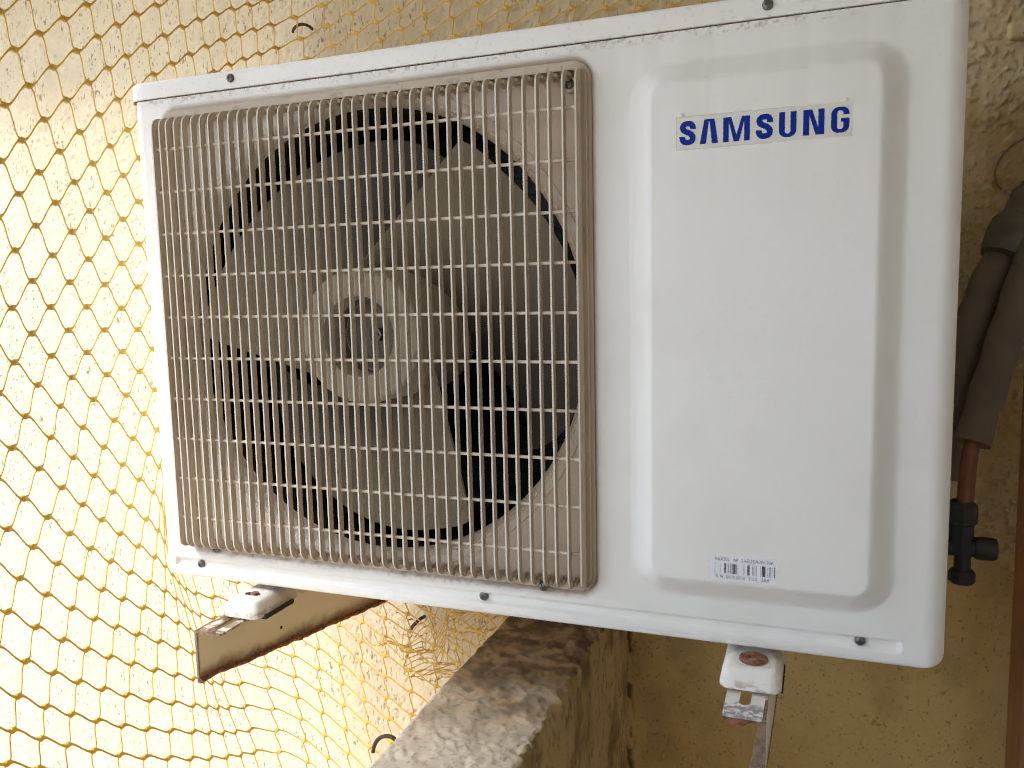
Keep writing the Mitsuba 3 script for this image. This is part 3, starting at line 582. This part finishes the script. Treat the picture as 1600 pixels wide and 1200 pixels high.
# ------------------------------------------------------------------ brackets
def bracket(name, xw, dirn, label, ragged):
    b = thing(name, label, 'bracket', None)
    y0, y1, t = -0.0755, WY - 0.003, 0.0028
    n = 160; yy = np.linspace(y0, y1, n)
    zb = -0.0905 - 0.150 * (yy - y0) + 0.0022 * (meshkit.fbm(np.c_[yy * 60, 0 * yy, 0 * yy], 3, ragged) - 0.5) * 2
    zb[:2] -= 0.0005
    pol = Polygon(np.vstack([np.c_[yy, zb], [(y1, -0.0305), (y0, -0.0305)]]))
    m = trimesh.creation.extrude_polygon(pol, t, engine='earcut'); v = m.vertices
    m.vertices = np.c_[xw + (v[:, 2] if dirn > 0 else -v[:, 2]), v[:, 0], v[:, 1]]
    if m.volume < 0: m.invert()
    put('web', m, 'bracket_paint', b, smooth=False)
    x0, x1 = (xw + t, xw + 0.038) if dirn > 0 else (xw - 0.037, xw - t)
    slot = LineString([((x0 + x1) / 2, -0.050), ((x0 + x1) / 2, -0.012)]).buffer(0.0052, quad_segs=6) if dirn < 0 else LineString([((x0 + x1) / 2 + 0.002, -0.055), ((x0 + x1) / 2 + 0.002, 0.0)]).buffer(0.005, quad_segs=6)
    top_ = sbox(x0, y0, x1, y1)
    if dirn > 0: top_ = Polygon([(x0, y0), (x1 - 0.002, y0 - 0.0), (x1, y0 + 0.012), (x1 - 0.0015, y0 + 0.03), (x1, y0 + 0.05), (x1, y1), (x0, y1)])
    fm = extrude(top_.difference(slot), t); fm.apply_translation((0, 0, -0.0305 - t + 0.0004))
    put('flange', fm, 'bracket_slot_plate' if dirn < 0 else 'bracket_paint', b, smooth=False)
    put('wall_plate', bx(min(xw, x1), max(xw, x1), WY - 0.009, WY - 0.0055, -0.155, -0.034), 'bracket_paint', b, smooth=False)
    if dirn > 0:
        d = lathe([(0, 0.0), (0.0022, 0.0), (0.0022, 0.0006), (0, 0.0006)], 14, 'x', (xw + t, 0.0763, -0.0881)); put('hole', d, 'rubber', b)
        put('lower_lip', tube(np.c_[np.full(n, xw + 0.003), yy, zb + 0.0015], 0.0024 + 0.0012 * meshkit.noise(np.c_[yy * 130, 0 * yy, 0 * yy]), 6), 'rust', b)
    else:
        yy2 = np.linspace(-0.034, -0.100, 24); w = 0.0022 + 0.008 * np.clip((-0.034 - yy2) / 0.05, 0, 1) + 0.0018 * meshkit.noise(np.c_[yy2 * 400, 0 * yy2, 0 * yy2])
        ppl = Polygon(np.vstack([np.c_[xw - t - w, yy2], [(xw - t, -0.100), (xw - t, -0.034)]]))
        put('front_lip', facing(extrude(ppl, 0.002), y0 + 0.003), 'bracket_paint', b, smooth=False)
        tear = Polygon([(x0, -0.034), (x1 - 0.004, -0.034), (x1 - 0.012, -0.037), (x0 + 0.014, -0.0425), (x0 + 0.004, -0.038)])
        put('torn_edge', facing(extrude(tear, 0.0015), y0 + 0.003), 'rust', b, smooth=False)
    return b
bL = bracket('mounting_bracket', 0.1131, 1, 'rusty cream steel bracket under the left foot, its deep side plate in view', 3)
bR = bracket('mounting_bracket', 0.7325, -1, 'bracket under the right foot with a slotted grey tip seen end on', 5)
put('rubber_pad', bx(0.121, 0.1725, -0.024, 0.030, -0.0303, -0.0255), 'rubber', bL, smooth=False)
put('rubber_pad', bx(0.699, 0.7445, -0.022, 0.030, -0.0303, -0.0255), 'rubber', bR, smooth=False)

# ------------------------------------------------------------------ safety net
# cross sections of the hanging net (x, y) at several heights: along the open side, round the unit, then along the wall
SEC = {
    1.10: [(-0.030, -1.05), (-0.050, -0.20), (-0.055, 0.10), (-0.060, 0.28), (-0.052, 0.385), (0.02, 0.420), (0.30, 0.424), (0.62, 0.427), (0.98, 0.429)],
    0.78: [(-0.035, -1.05), (-0.052, -0.20), (-0.055, 0.10), (-0.060, 0.28), (-0.052, 0.385), (0.02, 0.420), (0.30, 0.424), (0.56, 0.427), (0.66, 0.429)],
    0.30: [(-0.040, -1.05), (-0.055, -0.20), (-0.055, 0.06), (-0.085, 0.24), (-0.080, 0.360), (0.02, 0.410), (0.30, 0.415), (0.48, 0.415), (0.58, 0.42)],
    0.02: [(-0.035, -1.05), (-0.055, -0.20), (-0.062, 0.04), (-0.165, 0.22), (-0.120, 0.340), (0.00, 0.375), (0.20, 0.385), (0.33, 0.38), (0.40, 0.38)],
    -0.20: [(-0.02, -1.05), (-0.050, -0.20), (-0.062, 0.09), (-0.130, 0.24), (-0.080, 0.320), (0.02, 0.345), (0.18, 0.340), (0.29, 0.32), (0.345, 0.30)],
    -0.42: [(-0.00, -1.05), (-0.035, -0.20), (-0.050, 0.16), (-0.075, 0.26), (-0.030, 0.300), (0.06, 0.290), (0.18, 0.270), (0.28, 0.25), (0.345, 0.22)],
    -0.75: [(0.03, -1.05), (-0.010, -0.20), (-0.020, 0.16), (-0.020, 0.26), (0.03, 0.280), (0.09, 0.270), (0.18, 0.240), (0.28, 0.20), (0.345, 0.16)],
}
from scipy.interpolate import RegularGridInterpolator, PchipInterpolator
hz = np.array(sorted(SEC)); UN = 300
paths, lens = [], []
for z in hz:
    c = np.array(SEC[z], float); d = np.r_[0, np.cumsum(np.linalg.norm(np.diff(c, axis=0), axis=1))]
    f = PchipInterpolator(d, c); s = np.linspace(0, d[-1], 400); cc = f(s)
    dd = np.r_[0, np.cumsum(np.linalg.norm(np.diff(cc, axis=0), axis=1))]
    # u = 0 at y = -0.2 on the open side
    k = np.argmin(np.abs(cc[:200, 1] + 0.2)); u = dd - dd[k]
    paths.append(np.c_[np.interp(np.linspace(-0.84, 1.75, UN), u, cc[:, 0]), np.interp(np.linspace(-0.84, 1.75, UN), u, cc[:, 1])]); lens.append(u[-1])
paths = np.array(paths)                                         # (nz, UN, 2)
fz = PchipInterpolator(hz, paths, axis=0); flen = PchipInterpolator(hz, lens)
ZT = np.linspace(-0.75, 1.1, 300); TAB = fz(ZT)
gx = RegularGridInterpolator((ZT, np.linspace(-0.84, 1.75, UN)), TAB, bounds_error=False, fill_value=None)
def net_point(u, z):
    """u along the section, z height, arrays -> xyz"""
    zc = np.clip(z, -0.75, 1.1)
    xy = gx(np.stack([zc, np.clip(u, -0.84, 1.75)], -1))
    w = np.stack([u * 7, z * 7, 0 * u], -1)
    amp = 0.010
    xy = xy + amp * np.stack([meshkit.noise(w) - 0.5, 0.5 * (meshkit.noise(w + 31) - 0.5)], -1)
    return np.stack([np.minimum(xy[..., 0], 9), np.minimum(xy[..., 1], 0.429), z], -1)
def lattice(m, n):
    s, t = m - n, m + n
    z = 0.0262 * t
    u = 0.0240 * s + 0.00040 * (t - 1) ** 2
    u = u + 0.0 * t
    se = 18 * np.tanh((s - 14) / 20.0)
    z = z + 0.25 - 0.00044 * se * t * np.where(t > 0, 1, 0.9)
    return u, z
TAU = np.array([0, 0.08, 0.15, 0.21, 0.28, 0.40, 0.60, 0.72, 0.79, 0.85, 0.92, 1.0])
RISE = TAU - 0.80 * np.sin(2 * PI * TAU) / (2 * PI)
PROF = 0.00150 + 0.0026 * np.exp(-(np.minimum(TAU, 1 - TAU) / 0.15) ** 1.6)
def net_strands():
    V, F, base = [], [], 0
    SD = 6
    tau, rise, prof = TAU, RISE, PROF
    out = []
    for m in range(-60, 90):
        for n in range(-70, 60):
            s, t = m - n, m + n
            if abs(t) > 52 or s < -44 or s > 82: continue
            for e in (0, 1):
                ss = s + (1 if e == 0 else -1) * tau; tt_ = t + rise
                out.append((0.5 * (ss + tt_), 0.5 * (tt_ - ss)))
    Mi = np.array([o[0] for o in out]); Ni = np.array([o[1] for o in out])
    u, z = lattice(Mi, Ni)
    # irregular pull of the nodes
    u = u + 0.005 * (meshkit.noise(np.stack([Mi * 0.33, Ni * 0.33, 0 * Mi], -1)) - 0.5) * 2
    z = z + 0.005 * (meshkit.noise(np.stack([Mi * 0.33, Ni * 0.33, 0 * Mi + 9], -1)) - 0.5) * 2
    ok = (z.min(1) > -0.72) & (z.max(1) < 1.08) & (u.min(1) > -0.42) & (u.max(1) < flen(np.clip(z.mean(1), -0.75, 1.1)))
    u, z = u[ok], z[ok]
    return net_point(u, z), prof
def sweep(C, prof, SD=6, squash=0.6):
    """tubes for many centre lines at once"""
    t = np.gradient(C, axis=1); t /= np.linalg.norm(t, axis=-1, keepdims=True) + 1e-9
    ref = np.array([0.6, 0.75, 0.05]); a = np.cross(t, ref); a /= np.linalg.norm(a, axis=-1, keepdims=True); b = np.cross(t, a)
    ang = np.arange(SD) * 2 * PI / SD
    V = C[:, :, None] + prof[None, :, None, None] * (np.cos(ang)[:, None] * a[:, :, None] + squash * np.sin(ang)[:, None] * b[:, :, None])
    nS, K = C.shape[:2]; base = (np.arange(nS) * K * SD)[:, None, None]
    i, j = np.meshgrid(np.arange(K - 1), np.arange(SD), indexing='ij'); j2 = (j + 1) % SD
    q = np.stack([i * SD + j, i * SD + j2, (i + 1) * SD + j2, (i + 1) * SD + j], -1).reshape(-1, 4)
    Q = (np.arange(nS)[:, None, None] * K * SD + q[None]).reshape(-1, 4)
    return trimesh.Trimesh(V.reshape(-1, 3), np.vstack([Q[:, :3], Q[:, [0, 2, 3]]]), process=False)
C, prof = net_strands()
parts_ = [sweep(C, prof)]
# slack, crumpled end of the net gathered between the wall and the parapet
cl = []
for m in range(0, 17):
    for n in range(0, 17):
        for e in (0, 1):
            ss = (m - n) + (1 if e == 0 else -1) * TAU; tt_ = (m + n) + RISE
            a, b = ss / 15.0, tt_ / 33.0
            x = 0.245 + 0.15 * a + 0.05 * (b - 0.5); z = -0.30 + 0.27 * b + 0.05 * a
            p = np.stack([x, 0 * x + 0.38, z], -1)
            w = p * [16, 0, 16] + [0, 3, 0]
            p = p + np.stack([0.050 * (meshkit.fbm(w, 2, 1) - 0.5) * 2, 0.05 * (meshkit.fbm(w, 2, 2) - 0.5) * 2 - 0.015, 0.055 * (meshkit.fbm(w, 2, 3) - 0.5) * 2], -1)
            if p[:, 0].max() < 0.348 and p[:, 2].max() < 0.0 and p[:, 1].max() < 0.432: cl.append(p)
parts_.append(sweep(np.array(cl), prof * 0.50))
put('safety_net', cat_(*parts_), 'net_plastic', smooth=70,
    label='yellow plastic mesh safety net hung along the open side and tucked behind the unit', cat='net')

# iron hooks that hold the net
def hook(pts, r, label):
    h = thing('wall_hook', label, 'hook'); put('shank', tube(spline(pts, 16), r, 8), 'hook_iron', h, smooth=60)
hook([(-0.030, 0.436, 0.784), (-0.030, 0.418, 0.786), (-0.035, 0.410, 0.785), (-0.046, 0.407, 0.779), (-0.050, 0.409, 0.774)], 0.0024, 'dark iron hook holding the net to the wall above the left end of the unit')
hook([(0.140, 0.436, -0.212), (0.140, 0.420, -0.210), (0.137, 0.410, -0.213), (0.131, 0.407, -0.220), (0.127, 0.410, -0.226)], 0.0030, 'dark iron hook on the wall under the unit among the crumpled net')
hook([(0.353, -0.052, -0.130), (0.343, -0.052, -0.128), (0.333, -0.052, -0.133), (0.326, -0.052, -0.145), (0.325, -0.052, -0.150)], 0.0022, 'bent iron hook sticking out of the outer edge of the parapet')
